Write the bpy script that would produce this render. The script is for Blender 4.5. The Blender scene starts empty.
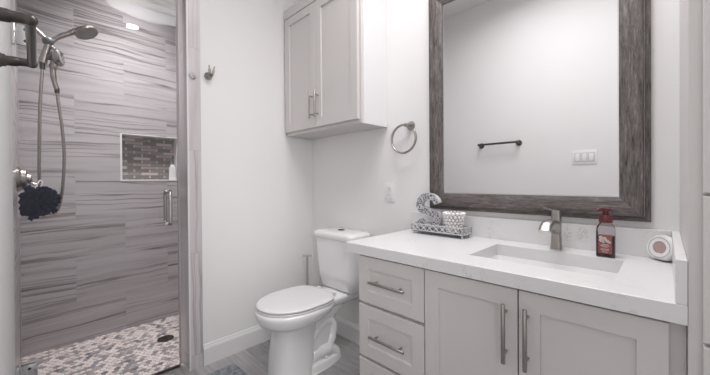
import bpy, bmesh, math, random
from mathutils import Vector, Matrix, noise
random.seed(7)
C = bpy.context.scene.collection
S = bpy.context.scene
PI = math.pi

# ------------------------------------------------------------------ camera
YAW, PITCH, ROLL, FPX, CV, CAMH = 0.778966, 0.0059863, 0.0071025, 314.435, 183.17, 1.11
_right = Vector((math.cos(YAW), math.sin(YAW), 0)); _fwd = Vector((-math.sin(YAW), math.cos(YAW), 0)); _down = Vector((0, 0, -1))
_f2 = _fwd*math.cos(PITCH)+_down*math.sin(PITCH); _d2 = _down*math.cos(PITCH)-_fwd*math.sin(PITCH)
_r2 = _right*math.cos(ROLL)+_d2*math.sin(ROLL); _d3 = _d2*math.cos(ROLL)-_right*math.sin(ROLL)
cam_data = bpy.data.cameras.new('camera'); cam = bpy.data.objects.new('camera', cam_data); C.objects.link(cam)
cam_data.sensor_width = 36; cam_data.lens = FPX/710*36; cam_data.clip_start = 0.01
cam_data.shift_y = -(187.5-CV)/710
_m = Matrix((( _r2.x, -_d3.x, -_f2.x, 0), (_r2.y, -_d3.y, -_f2.y, 0), (_r2.z, -_d3.z, -_f2.z, CAMH), (0, 0, 0, 1)))
cam.matrix_world = _m
S.camera = cam

# ------------------------------------------------------------------ world, lights, exposure
W = bpy.data.worlds.new('world'); S.world = W; W.use_nodes = True
W.node_tree.nodes['Background'].inputs[0].default_value = (1.0, 0.98, 0.985, 1)
W.node_tree.nodes['Background'].inputs[1].default_value = 0.85
def area(name, loc, size, power, rot=(0, 0, 0), col=(1, .978, .982), size_y=None, shape=None, spread=180):
    l = bpy.data.lights.new(name, 'AREA'); l.energy = power; l.color = col
    l.size = size; l.spread = math.radians(spread)
    if size_y: l.shape = 'RECTANGLE'; l.size_y = size_y
    elif shape: l.shape = shape
    o = bpy.data.objects.new(name, l); o.location = loc; o.rotation_euler = rot; C.objects.link(o)
    return o
area('vanity_lamp', (-0.36, 1.25, 2.42), 0.6, 3.3, rot=(math.radians(-12), 0, 0), size_y=0.14)
area('can_lamp', (0.0, 0.76, 2.83), 0.12, 2.2, shape='DISK')
area('ceiling_bounce_fill', (-0.68, 0.82, 2.84), 0.9, 14.5, shape='DISK', spread=165)  # added soft fill standing in for flash bounced off the ceiling
area('shower_lamp', (-2.5, 0.50, 2.84), 0.5, 13.5, shape='DISK', spread=85)
area('doorway_fill', (0.56, -0.30, 1.45), 0.4, 1.7, rot=Vector((-2.5, 1.22, -0.75)).to_track_quat('-Z', 'Y').to_euler(), shape='DISK', spread=60)  # unseen fill added outside the doorway to lift the lower left wall
S.view_settings.view_transform = 'Standard'; S.view_settings.look = 'None'
S.view_settings.gamma = 1; S.view_settings.use_curve_mapping = False
S.view_settings.exposure = 0.22

# ------------------------------------------------------------------ materials
def newmat(name):
    m = bpy.data.materials.new(name); m.use_nodes = True
    return m, m.node_tree, m.node_tree.nodes['Principled BSDF']
def nd(t, kind, **kw):
    n = t.nodes.new(kind)
    for k, v in kw.items():
        if k.startswith('i_'): n.inputs[int(k[2:])].default_value = v
        else: setattr(n, k, v)
    return n
def ramp(t, stops, interp='LINEAR'):
    r = t.nodes.new('ShaderNodeValToRGB'); e = r.color_ramp; e.interpolation = interp
    while len(e.elements) < len(stops): e.elements.new(.5)
    for el, (p, c) in zip(e.elements, stops):
        el.position = p; el.color = c if len(c) == 4 else (*c, 1)
    return r
def math_(t, op, a=None, b=None):
    n = t.nodes.new('ShaderNodeMath'); n.operation = op
    for i, x in enumerate((a, b)):
        if x is None: continue
        if isinstance(x, (int, float)): n.inputs[i].default_value = x
        else: t.links.new(x, n.inputs[i])
    return n.outputs[0]
def plain(name, col, rough=.5, metal=0, bump=0, bscale=300, var=0, spec=None, coat=0):
    m, t, b = newmat(name)
    b.inputs['Base Color'].default_value = (*col, 1); b.inputs['Roughness'].default_value = rough; b.inputs['Metallic'].default_value = metal
    if spec is not None: b.inputs['Specular IOR Level'].default_value = spec
    if coat: b.inputs['Coat Weight'].default_value = coat; b.inputs['Coat Roughness'].default_value = .05
    g = nd(t, 'ShaderNodeNewGeometry')
    nz = nd(t, 'ShaderNodeTexNoise'); nz.inputs['Scale'].default_value = bscale; nz.inputs['Detail'].default_value = 2
    t.links.new(g.outputs['Position'], nz.inputs['Vector'])
    if bump:
        bp = nd(t, 'ShaderNodeBump'); bp.inputs['Strength'].default_value = bump; bp.inputs['Distance'].default_value = .002
        t.links.new(nz.outputs[0], bp.inputs['Height']); t.links.new(bp.outputs[0], b.inputs['Normal'])
    if var:
        r = ramp(t, [(.3, tuple(c*(1-var) for c in col)), (.7, tuple(min(1, c*(1+var)) for c in col))])
        t.links.new(nz.outputs[0], r.inputs[0]); t.links.new(r.outputs[0], b.inputs['Base Color'])
    return m
M = {}
M['wall'] = plain('wall_paint', (.79, .78, .78), .75, bump=.12, bscale=220)
M['ceiling'] = plain('ceiling_paint', (.78, .77, .77), .85, bump=.1, bscale=150)
M['trim'] = plain('trim_paint', (.74, .73, .735), .4)
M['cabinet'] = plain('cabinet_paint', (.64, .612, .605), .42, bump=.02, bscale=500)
M['cabinet_lit_side'] = plain('cabinet_paint_lit', (.76, .755, .76), .4)  # cabinet paint lightened where the vanity light falls on the side
M['dark_gap'] = plain('cabinet_interior', (.10, .09, .085), .8)
M['nickel'] = plain('brushed_nickel', (.40, .375, .355), .3, 1, bump=.03, bscale=900)
M['nickel_dark'] = plain('dark_brushed_nickel', (.11, .10, .095), .35, 1)
M['nickel_light'] = plain('satin_nickel', (.60, .575, .56), .28, 1)
M['chrome'] = plain('chrome', (.75, .75, .76), .12, 1)
M['ceramic'] = plain('white_ceramic', (.84, .835, .84), .12, coat=.4)
M['seat'] = plain('white_seat_plastic', (.78, .775, .79), .3)
M['white_plastic'] = plain('white_plastic', (.80, .80, .81), .35)
M['grey_plastic'] = plain('grey_rubber', (.13, .135, .145), .5)
M['nozzle'] = plain('shower_nozzles', (.33, .31, .30), .5, bump=.8, bscale=260, var=.5)
M['slot'] = plain('socket_slot', (.10, .10, .10), .6)
M['navy'] = plain('navy_mesh_fabric', (.011, .017, .060), .9, spec=.15, bump=.5, bscale=120, var=.5)
M['white_cord'] = plain('white_cord', (.7, .7, .7), .7)
M['tray'] = plain('silver_painted_metal', (.60, .60, .62), .4, .35, var=.15, bscale=200)
M['tray_base'] = plain('dark_tray_base', (.16, .16, .17), .35, .4)  # dark grey base plate under the openwork
M['pale_silver'] = plain('pale_silver_metal', (.46, .44, .43), .4, .3)
M['letter_side'] = plain('silver_letter_edge', (.60, .61, .64), .4, .3)
M['red_cap'] = plain('dark_red_plastic', (.12, .022, .025), .35)
M['label'] = plain('dusty_red_label', (.25, .075, .075), .5, var=.2, bscale=90)
M['label_white'] = plain('label_print', (.72, .66, .62), .6)
M['frame_highlight'] = plain('frame_highlight_paint', (.46, .44, .43), .6, var=.3, bscale=60)  # pale colour for the highlight on the mirror frame step
M['tan'] = plain('tan_vented_face', (.42, .31, .29), .6, var=.2, bscale=400)
M['seal'] = plain('clear_grey_seal', (.42, .40, .40), .3)
M['drain_metal'] = plain('dark_drain_metal', (.13, .12, .115), .4, .8)

def glass(name, tint, ior=1.45, rough=0):
    m, t, b = newmat(name); t.nodes.remove(b); out = t.nodes['Material Output']
    tr = nd(t, 'ShaderNodeBsdfTransparent'); tr.inputs[0].default_value = (*tint, 1)
    gl = nd(t, 'ShaderNodeBsdfGlossy'); gl.inputs['Roughness'].default_value = rough
    fr = nd(t, 'ShaderNodeFresnel'); fr.inputs[0].default_value = ior
    mx = nd(t, 'ShaderNodeMixShader')
    t.links.new(fr.outputs[0], mx.inputs[0]); t.links.new(tr.outputs[0], mx.inputs[1]); t.links.new(gl.outputs[0], mx.inputs[2])
    t.links.new(mx.outputs[0], out.inputs[0])
    return m
M['glass'] = glass('clear_door_glass', (.955, .96, .96), 1.38)
M['clear'] = glass('clear_plastic', (.97, .97, .975), 1.25, .05)
M['bottle'] = glass('clear_bottle_plastic', (.90, .86, .88), 1.4, .02)
M['soap'] = plain('dark_red_soap', (.06, .014, .018), .2)
def crystal():
    m, t, b = newmat('cut_crystal')
    b.inputs['Base Color'].default_value = (.90, .88, .87, 1); b.inputs['Roughness'].default_value = .1
    b.inputs['Transmission Weight'].default_value = .2; b.inputs['IOR'].default_value = 1.5
    return m
M['crystal'] = crystal()
def mirror():
    m, t, b = newmat('mirror_silver'); b.inputs['Base Color'].default_value = (.93, .935, .94, 1); b.inputs['Metallic'].default_value = 1; b.inputs['Roughness'].default_value = .004
    return m
M['mirror'] = mirror()
def lamp_mat():
    m, t, b = newmat('lit_lens'); b.inputs['Emission Color'].default_value = (1, .96, .92, 1); b.inputs['Emission Strength'].default_value = 9
    return m
M['lens'] = lamp_mat()

def uvw(t, a, b_):
    """world position axes as a 2D vector (a, b)"""
    g = nd(t, 'ShaderNodeNewGeometry'); sp = nd(t, 'ShaderNodeSeparateXYZ'); t.links.new(g.outputs['Position'], sp.inputs[0])
    return sp.outputs['XYZ'.index(a)], sp.outputs['XYZ'.index(b_)]
def comb(t, x, y, z=None):
    c = nd(t, 'ShaderNodeCombineXYZ'); 
    for i, v in enumerate((x, y, z)):
        if v is None: continue
        if isinstance(v, (int, float)): c.inputs[i].default_value = v
        else: t.links.new(v, c.inputs[i])
    return c.outputs[0]

def stone_tile(name, axes, w=.565, h=.2925, off=(0, .28), frac=.5, light=1.0, tilt=.07, vein=(.12, .10, .10)):
    m, t, b = newmat(name)
    u, v = uvw(t, *axes)
    u = math_(t, 'SUBTRACT', u, off[0]); v = math_(t, 'SUBTRACT', v, off[1])
    br = nd(t, 'ShaderNodeTexBrick'); br.offset = frac; br.squash = 1
    br.inputs['Scale'].default_value = 1; br.inputs['Mortar Size'].default_value = .0012; br.inputs['Mortar Smooth'].default_value = .1
    br.inputs['Brick Width'].default_value = w; br.inputs['Row Height'].default_value = h; br.inputs['Bias'].default_value = 0
    br.inputs['Color1'].default_value = (0, 0, 0, 1); br.inputs['Color2'].default_value = (1, 1, 1, 1); br.inputs['Mortar'].default_value = (.5, .5, .5, 1)
    t.links.new(comb(t, u, v), br.inputs['Vector'])
    rnd = br.outputs['Color']
    rn = math_(t, 'MULTIPLY', rnd, 1.0)
    # vein field : stretched along u, tilted a little differently in every tile
    tl = math_(t, 'MULTIPLY', math_(t, 'SUBTRACT', rn, .35), tilt)
    vv = math_(t, 'ADD', v, math_(t, 'MULTIPLY', u, tl))
    ph = math_(t, 'MULTIPLY', rn, 37.0)
    wob = nd(t, 'ShaderNodeTexNoise', noise_dimensions='4D'); wob.inputs['Scale'].default_value = 2.6; wob.inputs['Detail'].default_value = 3
    t.links.new(comb(t, u, math_(t, 'MULTIPLY', v, 1.6)), wob.inputs['Vector']); t.links.new(ph, wob.inputs['W'])
    vw = math_(t, 'ADD', vv, math_(t, 'MULTIPLY', math_(t, 'SUBTRACT', wob.outputs[0], .5), .055))
    n1 = nd(t, 'ShaderNodeTexNoise', noise_dimensions='4D'); n1.inputs['Scale'].default_value = 1; n1.inputs['Detail'].default_value = 4; n1.inputs['Roughness'].default_value = .6
    t.links.new(comb(t, math_(t, 'MULTIPLY', u, 1.0), math_(t, 'MULTIPLY', vw, 22.0)), n1.inputs['Vector']); t.links.new(ph, n1.inputs['W'])
    base = ramp(t, [(.30, (.36*light, .33*light, .335*light)), (.45, (.42*light, .39*light, .40*light)), (.62, (.475*light, .443*light, .457*light))])
    t.links.new(n1.outputs[0], base.inputs[0])
    n2 = nd(t, 'ShaderNodeTexNoise', noise_dimensions='4D'); n2.inputs['Scale'].default_value = 1; n2.inputs['Detail'].default_value = 2; n2.inputs['Roughness'].default_value = .5
    t.links.new(comb(t, math_(t, 'MULTIPLY', u, .5), math_(t, 'MULTIPLY', vw, 21.0)), n2.inputs['Vector']); t.links.new(math_(t, 'ADD', ph, 11.3), n2.inputs['W'])
    d = math_(t, 'ABSOLUTE', math_(t, 'SUBTRACT', n2.outputs[0], .5))
    line = ramp(t, [(.0, (.95,)*3), (.014, (.55,)*3), (.044, (0,)*3)])
    t.links.new(d, line.inputs[0])
    # veins fade in and out along their length
    n3 = nd(t, 'ShaderNodeTexNoise', noise_dimensions='4D'); n3.inputs['Scale'].default_value = 1; n3.inputs['Detail'].default_value = 1
    t.links.new(comb(t, math_(t, 'MULTIPLY', u, 1.0), math_(t, 'MULTIPLY', v, 15.0)), n3.inputs['Vector']); t.links.new(ph, n3.inputs['W'])
    fade = ramp(t, [(.36, (0,)*3), (.56, (1,)*3)]); t.links.new(n3.outputs[0], fade.inputs[0])
    lf = math_(t, 'MULTIPLY', line.outputs[0], fade.outputs[0])
    mx = nd(t, 'ShaderNodeMix', data_type='RGBA'); t.links.new(lf, mx.inputs[0]); t.links.new(base.outputs[0], mx.inputs[6]); mx.inputs[7].default_value = (*vein, 1)
    mg = nd(t, 'ShaderNodeMix', data_type='RGBA'); t.links.new(br.outputs['Fac'], mg.inputs[0]); t.links.new(mx.outputs[2], mg.inputs[6]); mg.inputs[7].default_value = (.42, .39, .40, 1)
    t.links.new(mg.outputs[2], b.inputs['Base Color'])
    b.inputs['Roughness'].default_value = .28
    bp = nd(t, 'ShaderNodeBump'); bp.invert = True; bp.inputs['Strength'].default_value = .3; bp.inputs['Distance'].default_value = .001
    t.links.new(br.outputs['Fac'], bp.inputs['Height']); t.links.new(bp.outputs[0], b.inputs['Normal'])
    return m
M['tile_back'] = stone_tile('veined_stone_tile', 'YZ', off=(-.0925, .28), light=1.06, vein=(.15, .128, .128))
M['tile_side'] = stone_tile('veined_stone_tile_side', 'XZ', off=(.1, .28))
M['tile_jamb'] = stone_tile('veined_stone_jamb_tile', 'ZY', w=.61, h=.3, off=(.08, .55), frac=0, light=1.30, tilt=.05, vein=(.36, .335, .34))

def mosaic():
    m, t, b = newmat('brown_strip_mosaic')
    u, v = uvw(t, 'Y', 'Z'); u = math_(t, 'SUBTRACT', u, .445); v = math_(t, 'SUBTRACT', v, 1.121)
    br = nd(t, 'ShaderNodeTexBrick'); br.offset = .5; br.inputs['Scale'].default_value = 1; br.inputs['Mortar Size'].default_value = .0015
    br.inputs['Brick Width'].default_value = .105; br.inputs['Row Height'].default_value = .0245; br.inputs['Bias'].default_value = -.1
    br.inputs['Color1'].default_value = (0, 0, 0, 1); br.inputs['Color2'].default_value = (1, 1, 1, 1); br.inputs['Mortar'].default_value = (.3, .3, .3, 1)
    t.links.new(comb(t, u, v), br.inputs['Vector'])
    r = ramp(t, [(.0, (.21, .183, .178)), (.3, (.29, .26, .255)), (.55, (.40, .35, .34)), (.72, (.56, .48, .455)), (.9, (.62, .55, .53))], 'CONSTANT')
    t.links.new(br.outputs['Color'], r.inputs[0])
    # small bright chips at the strip ends of every other row
    par = math_(t, 'MULTIPLY', math_(t, 'GREATER_THAN', math_(t, 'FRACT', math_(t, 'DIVIDE', v, .049)), .5), .5)
    fu = math_(t, 'FRACT', math_(t, 'ADD', math_(t, 'DIVIDE', u, .105), par))
    chip = math_(t, 'LESS_THAN', math_(t, 'ABSOLUTE', math_(t, 'SUBTRACT', fu, .5)), .045)
    mx = nd(t, 'ShaderNodeMix', data_type='RGBA'); t.links.new(chip, mx.inputs[0]); t.links.new(r.outputs[0], mx.inputs[6]); mx.inputs[7].default_value = (.66, .62, .60, 1)
    mg = nd(t, 'ShaderNodeMix', data_type='RGBA'); t.links.new(br.outputs['Fac'], mg.inputs[0]); t.links.new(mx.outputs[2], mg.inputs[6]); mg.inputs[7].default_value = (.16, .145, .14, 1)
    t.links.new(mg.outputs[2], b.inputs['Base Color']); b.inputs['Roughness'].default_value = .2
    return m
M['mosaic'] = mosaic()

def planks():
    m, t, b = newmat('grey_wood_look_floor_tile')
    u, v = uvw(t, 'X', 'Y'); u = math_(t, 'SUBTRACT', u, -1.50); v = math_(t, 'SUBTRACT', v, 0.03)
    br = nd(t, 'ShaderNodeTexBrick'); br.offset = .37; br.inputs['Scale'].default_value = 1; br.inputs['Mortar Size'].default_value = .002
    br.inputs['Brick Width'].default_value = .9; br.inputs['Row Height'].default_value = .155; br.inputs['Color1'].default_value = (0, 0, 0, 1); br.inputs['Color2'].default_value = (1, 1, 1, 1); br.inputs['Mortar'].default_value = (.5, .5, .5, 1)
    t.links.new(comb(t, u, v), br.inputs['Vector'])
    n = nd(t, 'ShaderNodeTexNoise', noise_dimensions='4D'); n.inputs['Scale'].default_value = 1; n.inputs['Detail'].default_value = 5; n.inputs['Roughness'].default_value = .65
    t.links.new(comb(t, math_(t, 'MULTIPLY', u, 5), math_(t, 'MULTIPLY', v, 60)), n.inputs['Vector']); t.links.new(math_(t, 'MULTIPLY', br.outputs['Color'], 23.), n.inputs['W'])
    a = math_(t, 'ADD', math_(t, 'MULTIPLY', n.outputs[0], .75), math_(t, 'MULTIPLY', br.outputs['Color'], .28))
    r = ramp(t, [(.25, (.20, .195, .20)), (.5, (.335, .325, .33)), (.8, (.52, .505, .51))]); t.links.new(a, r.inputs[0])
    mg = nd(t, 'ShaderNodeMix', data_type='RGBA'); t.links.new(br.outputs['Fac'], mg.inputs[0]); t.links.new(r.outputs[0], mg.inputs[6]); mg.inputs[7].default_value = (.36, .35, .35, 1)
    t.links.new(mg.outputs[2], b.inputs['Base Color']); b.inputs['Roughness'].default_value = .4
    return m
M['planks'] = planks()

def quartz():
    m, t, b = newmat('white_quartz')
    g = nd(t, 'ShaderNodeNewGeometry')
    n = nd(t, 'ShaderNodeTexNoise'); n.inputs['Scale'].default_value = 9; n.inputs['Detail'].default_value = 6; n.inputs['Roughness'].default_value = .65; n.inputs['Distortion'].default_value = .8
    t.links.new(g.outputs['Position'], n.inputs['Vector'])
    d = math_(t, 'ABSOLUTE', math_(t, 'SUBTRACT', n.outputs[0], .5))
    r = ramp(t, [(0, (1,)*3), (.012, (0,)*3)]); t.links.new(d, r.inputs[0])
    n2 = nd(t, 'ShaderNodeTexNoise'); n2.inputs['Scale'].default_value = 6; n2.inputs['Detail'].default_value = 3
    t.links.new(g.outputs['Position'], n2.inputs['Vector'])
    r2 = ramp(t, [(.52, (0,)*3), (.70, (.75,)*3)]); t.links.new(n2.outputs[0], r2.inputs[0])
    f = math_(t, 'MULTIPLY', r.outputs[0], r2.outputs[0])
    sp = nd(t, 'ShaderNodeTexNoise'); sp.inputs['Scale'].default_value = 75; sp.inputs['Detail'].default_value = 3
    t.links.new(g.outputs['Position'], sp.inputs['Vector'])
    rs = ramp(t, [(.0, (1,)*3), (.02, (.9,)*3), (.04, (0,)*3)]); t.links.new(math_(t, 'ABSOLUTE', math_(t, 'SUBTRACT', sp.outputs[0], .53)), rs.inputs[0])
    for cx, cz, rx in ((-.283, .893, .016), (-.235, .890, .022)):
        dv = nd(t, 'ShaderNodeVectorMath', operation='SUBTRACT'); t.links.new(g.outputs['Position'], dv.inputs[0]); dv.inputs[1].default_value = (cx, 1.523, cz)
        sv = nd(t, 'ShaderNodeVectorMath', operation='MULTIPLY'); t.links.new(dv.outputs[0], sv.inputs[0]); sv.inputs[1].default_value = (1/rx, 1/.03, 1/.036)
        ln = nd(t, 'ShaderNodeVectorMath', operation='LENGTH'); t.links.new(sv.outputs[0], ln.inputs[0])
        mk = ramp(t, [(.55, (.8,)*3), (1, (0,)*3)]); t.links.new(ln.outputs['Value'], mk.inputs[0])
        f = math_(t, 'MAXIMUM', f, math_(t, 'MULTIPLY', rs.outputs[0], mk.outputs[0]))
    mx = nd(t, 'ShaderNodeMix', data_type='RGBA'); t.links.new(f, mx.inputs[0]); mx.inputs[6].default_value = (.73, .725, .73, 1); mx.inputs[7].default_value = (.38, .36, .36, 1)
    t.links.new(mx.outputs[2], b.inputs['Base Color']); b.inputs['Roughness'].default_value = .3
    return m
M['quartz'] = quartz()

def barnwood(name, axis):
    m, t, b = newmat(name)
    g = nd(t, 'ShaderNodeNewGeometry'); mp = nd(t, 'ShaderNodeMapping')
    mp.inputs['Scale'].default_value = (210, 210, 24) if axis == 'Z' else (24, 210, 210)
    t.links.new(g.outputs['Position'], mp.inputs[0])
    n = nd(t, 'ShaderNodeTexNoise'); n.inputs['Scale'].default_value = 1; n.inputs['Detail'].default_value = 7; n.inputs['Roughness'].default_value = .7; n.inputs['Distortion'].default_value = .6
    t.links.new(mp.outputs[0], n.inputs['Vector'])
    n2 = nd(t, 'ShaderNodeTexNoise'); n2.inputs['Scale'].default_value = .35; n2.inputs['Detail'].default_value = 4
    t.links.new(mp.outputs[0], n2.inputs['Vector'])
    a = math_(t, 'ADD', math_(t, 'MULTIPLY', n.outputs[0], .65), math_(t, 'MULTIPLY', n2.outputs[0], .35))
    r = ramp(t, [(.36, (.025, .02, .019)), (.46, (.095, .081, .077)), (.56, (.15, .132, .127)), (.70, (.34, .31, .30))]); t.links.new(a, r.inputs[0])
    t.links.new(r.outputs[0], b.inputs['Base Color']); b.inputs['Roughness'].default_value = .6
    bp = nd(t, 'ShaderNodeBump'); bp.inputs['Strength'].default_value = .5; bp.inputs['Distance'].default_value = .002
    t.links.new(a, bp.inputs['Height']); t.links.new(bp.outputs[0], b.inputs['Normal'])
    return m
M['wood_v'] = barnwood('weathered_grey_wood_upright', 'Z'); M['wood_h'] = barnwood('weathered_grey_wood_rail', 'X')

def filigree():
    m, t, b = newmat('silver_filigree')
    g = nd(t, 'ShaderNodeNewGeometry')
    v = nd(t, 'ShaderNodeTexVoronoi', feature='DISTANCE_TO_EDGE'); v.inputs['Scale'].default_value = 75
    t.links.new(g.outputs['Position'], v.inputs['Vector'])
    r = ramp(t, [(.06, (.62, .62, .64)), (.16, (.10, .10, .11)), (.32, (.10, .10, .11)), (.40, (.5, .5, .52))]); t.links.new(v.outputs[0], r.inputs[0])
    t.links.new(r.outputs[0], b.inputs['Base Color']); b.inputs['Roughness'].default_value = .4; b.inputs['Metallic'].default_value = .3
    bp = nd(t, 'ShaderNodeBump'); bp.inputs['Strength'].default_value = .5; bp.invert = True; bp.inputs['Distance'].default_value = .002
    t.links.new(v.outputs[0], bp.inputs['Height']); t.links.new(bp.outputs[0], b.inputs['Normal'])
    return m
M['filigree'] = filigree()
def matmat():
    m, t, b = newmat('mottled_blue_grey_pile')
    g = nd(t, 'ShaderNodeNewGeometry')
    n = nd(t, 'ShaderNodeTexNoise'); n.inputs['Scale'].default_value = 38; n.inputs['Detail'].default_value = 5; n.inputs['Roughness'].default_value = .7
    t.links.new(g.outputs['Position'], n.inputs['Vector'])
    r = ramp(t, [(.35, (.13, .145, .165)), (.5, (.235, .255, .275)), (.68, (.38, .40, .42))]); t.links.new(n.outputs[0], r.inputs[0])
    t.links.new(r.outputs[0], b.inputs['Base Color']); b.inputs['Roughness'].default_value = .95
    return m
M['mat'] = matmat()
HEX = [plain('hex_'+n, c, .35, var=.12, bscale=25) for n, c in (('white', (.62, .56, .54)), ('cream', (.56, .475, .45)), ('taupe', (.36, .32, .315)), ('grey', (.245, .235, .245)), ('charcoal', (.15, .145, .15)))]
M['grout'] = plain('hex_grout', (.30, .275, .275), .8)

# ------------------------------------------------------------------ mesh helpers
def bx(bm, x0, x1, y0, y1, z0, z1, bev=0, seg=2):
    r = bmesh.ops.create_cube(bm, size=1)
    for v in r['verts']:
        v.co = Vector(((x0+x1)/2+v.co.x*(x1-x0), (y0+y1)/2+v.co.y*(y1-y0), (z0+z1)/2+v.co.z*(z1-z0)))
    if bev:
        es = list({e for v in r['verts'] for e in v.link_edges})
        bmesh.ops.bevel(bm, geom=es, offset=bev, segments=seg, profile=.5, affect='EDGES')
    return bm
def loft(bm, rings, cap0=True, cap1=True, closed=True):
    vs = [[bm.verts.new(p) for p in r] for r in rings]
    n = len(vs[0])
    for a, b in zip(vs, vs[1:]):
        for i in range(n if closed else n-1):
            j = (i+1) % n
            bm.faces.new((a[i], a[j], b[j], b[i]))
    if cap0: bm.faces.new(list(reversed(vs[0])))
    if cap1: bm.faces.new(vs[-1])
    return vs
def frame_of(d):
    d = d.normalized(); u = d.cross(Vector((0, 0, 1)))
    if u.length < 1e-3: u = d.cross(Vector((1, 0, 0)))
    u.normalize(); return u, d.cross(u).normalized()
def tube(bm, pts, rad, seg=12, flat=1.0, cap=True, upv=None):
    pts = [Vector(p) for p in pts]; n = len(pts)
    rads = rad if isinstance(rad, (list, tuple)) else [rad]*n
    T = []
    for i in range(n):
        T.append((pts[min(i+1, n-1)]-pts[max(i-1, 0)]).normalized())
    u, w = frame_of(T[0])
    if upv is not None:
        u = (Vector(upv)-T[0]*T[0].dot(Vector(upv))).normalized(); w = T[0].cross(u)
    rings = []
    for i in range(n):
        u = (u-T[i]*u.dot(T[i])).normalized(); w = T[i].cross(u)
        rings.append([pts[i]+u*math.cos(2*PI*k/seg)*rads[i]+w*math.sin(2*PI*k/seg)*rads[i]*flat for k in range(seg)])
    loft(bm, rings, cap, cap); return bm
def cyl(bm, a, b, r0, r1=None, seg=24):
    return tube(bm, [a, b], [r0, r0 if r1 is None else r1], seg)
def lathe(bm, prof, org, axis=(0, 0, 1), seg=32):
    org = Vector(org); ax = Vector(axis).normalized(); u, w = frame_of(ax)
    rings = [[org+ax*h+(u*math.cos(2*PI*k/seg)+w*math.sin(2*PI*k/seg))*max(r, 1e-5) for k in range(seg)] for r, h in prof]
    loft(bm, rings); return bm
def catmull(P, n=8, closed=False):
    P = [Vector(p) for p in P]; out = []; m = len(P)
    rng = range(m) if closed else range(m-1)
    for i in rng:
        p0 = P[(i-1) % m] if closed or i > 0 else P[i]*2-P[i+1]
        p1, p2 = P[i], P[(i+1) % m]
        p3 = P[(i+2) % m] if closed or i+2 < m else p2*2-p1
        for k in range(n):
            t = k/n
            out.append(.5*((2*p1)+(p2-p0)*t+(2*p0-5*p1+4*p2-p3)*t*t+(3*p1-p0-3*p2+p3)*t**3))
    if not closed: out.append(P[-1])
    return out
def rrect(cx, cy, hx, hy, r, z, n=6):
    out = []
    for sx, sy, a0 in ((1, 1, 0), (-1, 1, PI/2), (-1, -1, PI), (1, -1, 1.5*PI)):
        for k in range(n+1):
            a = a0+PI/2*k/n
            out.append(Vector((cx+sx*(hx-r)+r*math.cos(a), cy+sy*(hy-r)+r*math.sin(a), z)))
    return out
def B(): return bmesh.new()

def obj(name, bm, mat, parent=None, org=None, smooth=35):
    me = bpy.data.meshes.new(name)
    bmesh.ops.recalc_face_normals(bm, faces=bm.faces)
    if org is None and parent is None:
        xs = [v.co for v in bm.verts]; org = Vector(((min(v.x for v in xs)+max(v.x for v in xs))/2, (min(v.y for v in xs)+max(v.y for v in xs))/2, min(v.z for v in xs)))
    if parent is not None:
        org = parent['_o']; org = Vector(org)
    for v in bm.verts: v.co -= org
    bm.to_mesh(me); bm.free()
    for mm in (mat if isinstance(mat, list) else [mat]): me.materials.append(mm)
    if smooth:
        for p in me.polygons: p.use_smooth = True
        me.set_sharp_from_angle(angle=math.radians(smooth))
    o = bpy.data.objects.new(name, me); C.objects.link(o)
    if parent is not None: o.parent = parent
    else: o.location = org
    o['_o'] = tuple(org)
    return o
def thing(name, label, cat, loc, group=None):
    o = bpy.data.objects.new(name, None); C.objects.link(o); o.location = loc; o.empty_display_size = .05
    o['_o'] = tuple(loc); o['label'] = label; o['category'] = cat
    if group: o['group'] = group
    return o
def tag(o, label, cat, group=None):
    o['label'] = label; o['category'] = cat
    if group: o['group'] = group
    return o
def struct(name, bm, mat, smooth=35):
    o = obj(name, bm, mat, smooth=smooth); o['kind'] = 'structure'; return o

# ------------------------------------------------------------------ room shell
XL, YW, XS, YF, CEIL = -2.0, 1.543, -2.925, -.075, 2.86
XT = -2.20                                    # shower side of the left wall
JY = .626                                     # shower opening edge
struct('floor', bx(B(), XT+.13, 1.5, -1.6, YW+.1, -.08, 0), M['planks'])
struct('ceiling', bx(B(), XS-.1, .8, -.2, YW+.1, CEIL, CEIL+.08), M['ceiling'])
struct('wall_back', bx(B(), XT, .8, YW, YW+.1, 0, CEIL), M['wall'])
struct('wall_left', bx(B(), XT+.012, XL, JY+.012, YW, 0, CEIL), M['wall'])
struct('wall_front', bx(B(), XL-.09, -.23, YF-.11, YF, 0, CEIL), M['wall'])
struct('wall_right', bx(B(), .66, .76, YF-.11, YW, 0, CEIL), M['wall'])
# shower
bm = B()
NY0, NY1, NZ0, NZ1, ND = .445, .846, 1.124, 1.486, .09
bx(bm, XS-.12, XS, -.3, NY0, -.05, CEIL); bx(bm, XS-.12, XS, NY1, 1.3, -.05, CEIL)
bx(bm, XS-.12, XS, NY0, NY1, -.05, NZ0); bx(bm, XS-.12, XS, NY0, NY1, NZ1, CEIL)
struct('wall_shower_back', bm, M['tile_back'])
struct('wall_niche', bx(B(), XS-.12, XS-ND, NY0, NY1, NZ0, NZ1), M['mosaic'])
bm = B()
for a in ((NY0, NY0+.012, NZ0, NZ1), (NY1-.012, NY1, NZ0, NZ1), (NY0+.012, NY1-.012, NZ0, NZ0+.012), (NY0+.012, NY1-.012, NZ1-.006, NZ1)):
    bx(bm, XS-ND, XS+.003, *a)
struct('trim_1', bm, M['trim'])
struct('wall_shower_left', bx(B(), XS, XL-.09, YF-.11, YF, -.05, CEIL), M['tile_side'])
struct('wall_shower_right', bx(B(), XS, XT, 1.15, 1.25, -.05, CEIL), M['tile_side'])
struct('wall_shower_inner', bx(B(), XT, XT+.012, JY+.012, 1.15, 0, CEIL), M['tile_back'])
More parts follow.
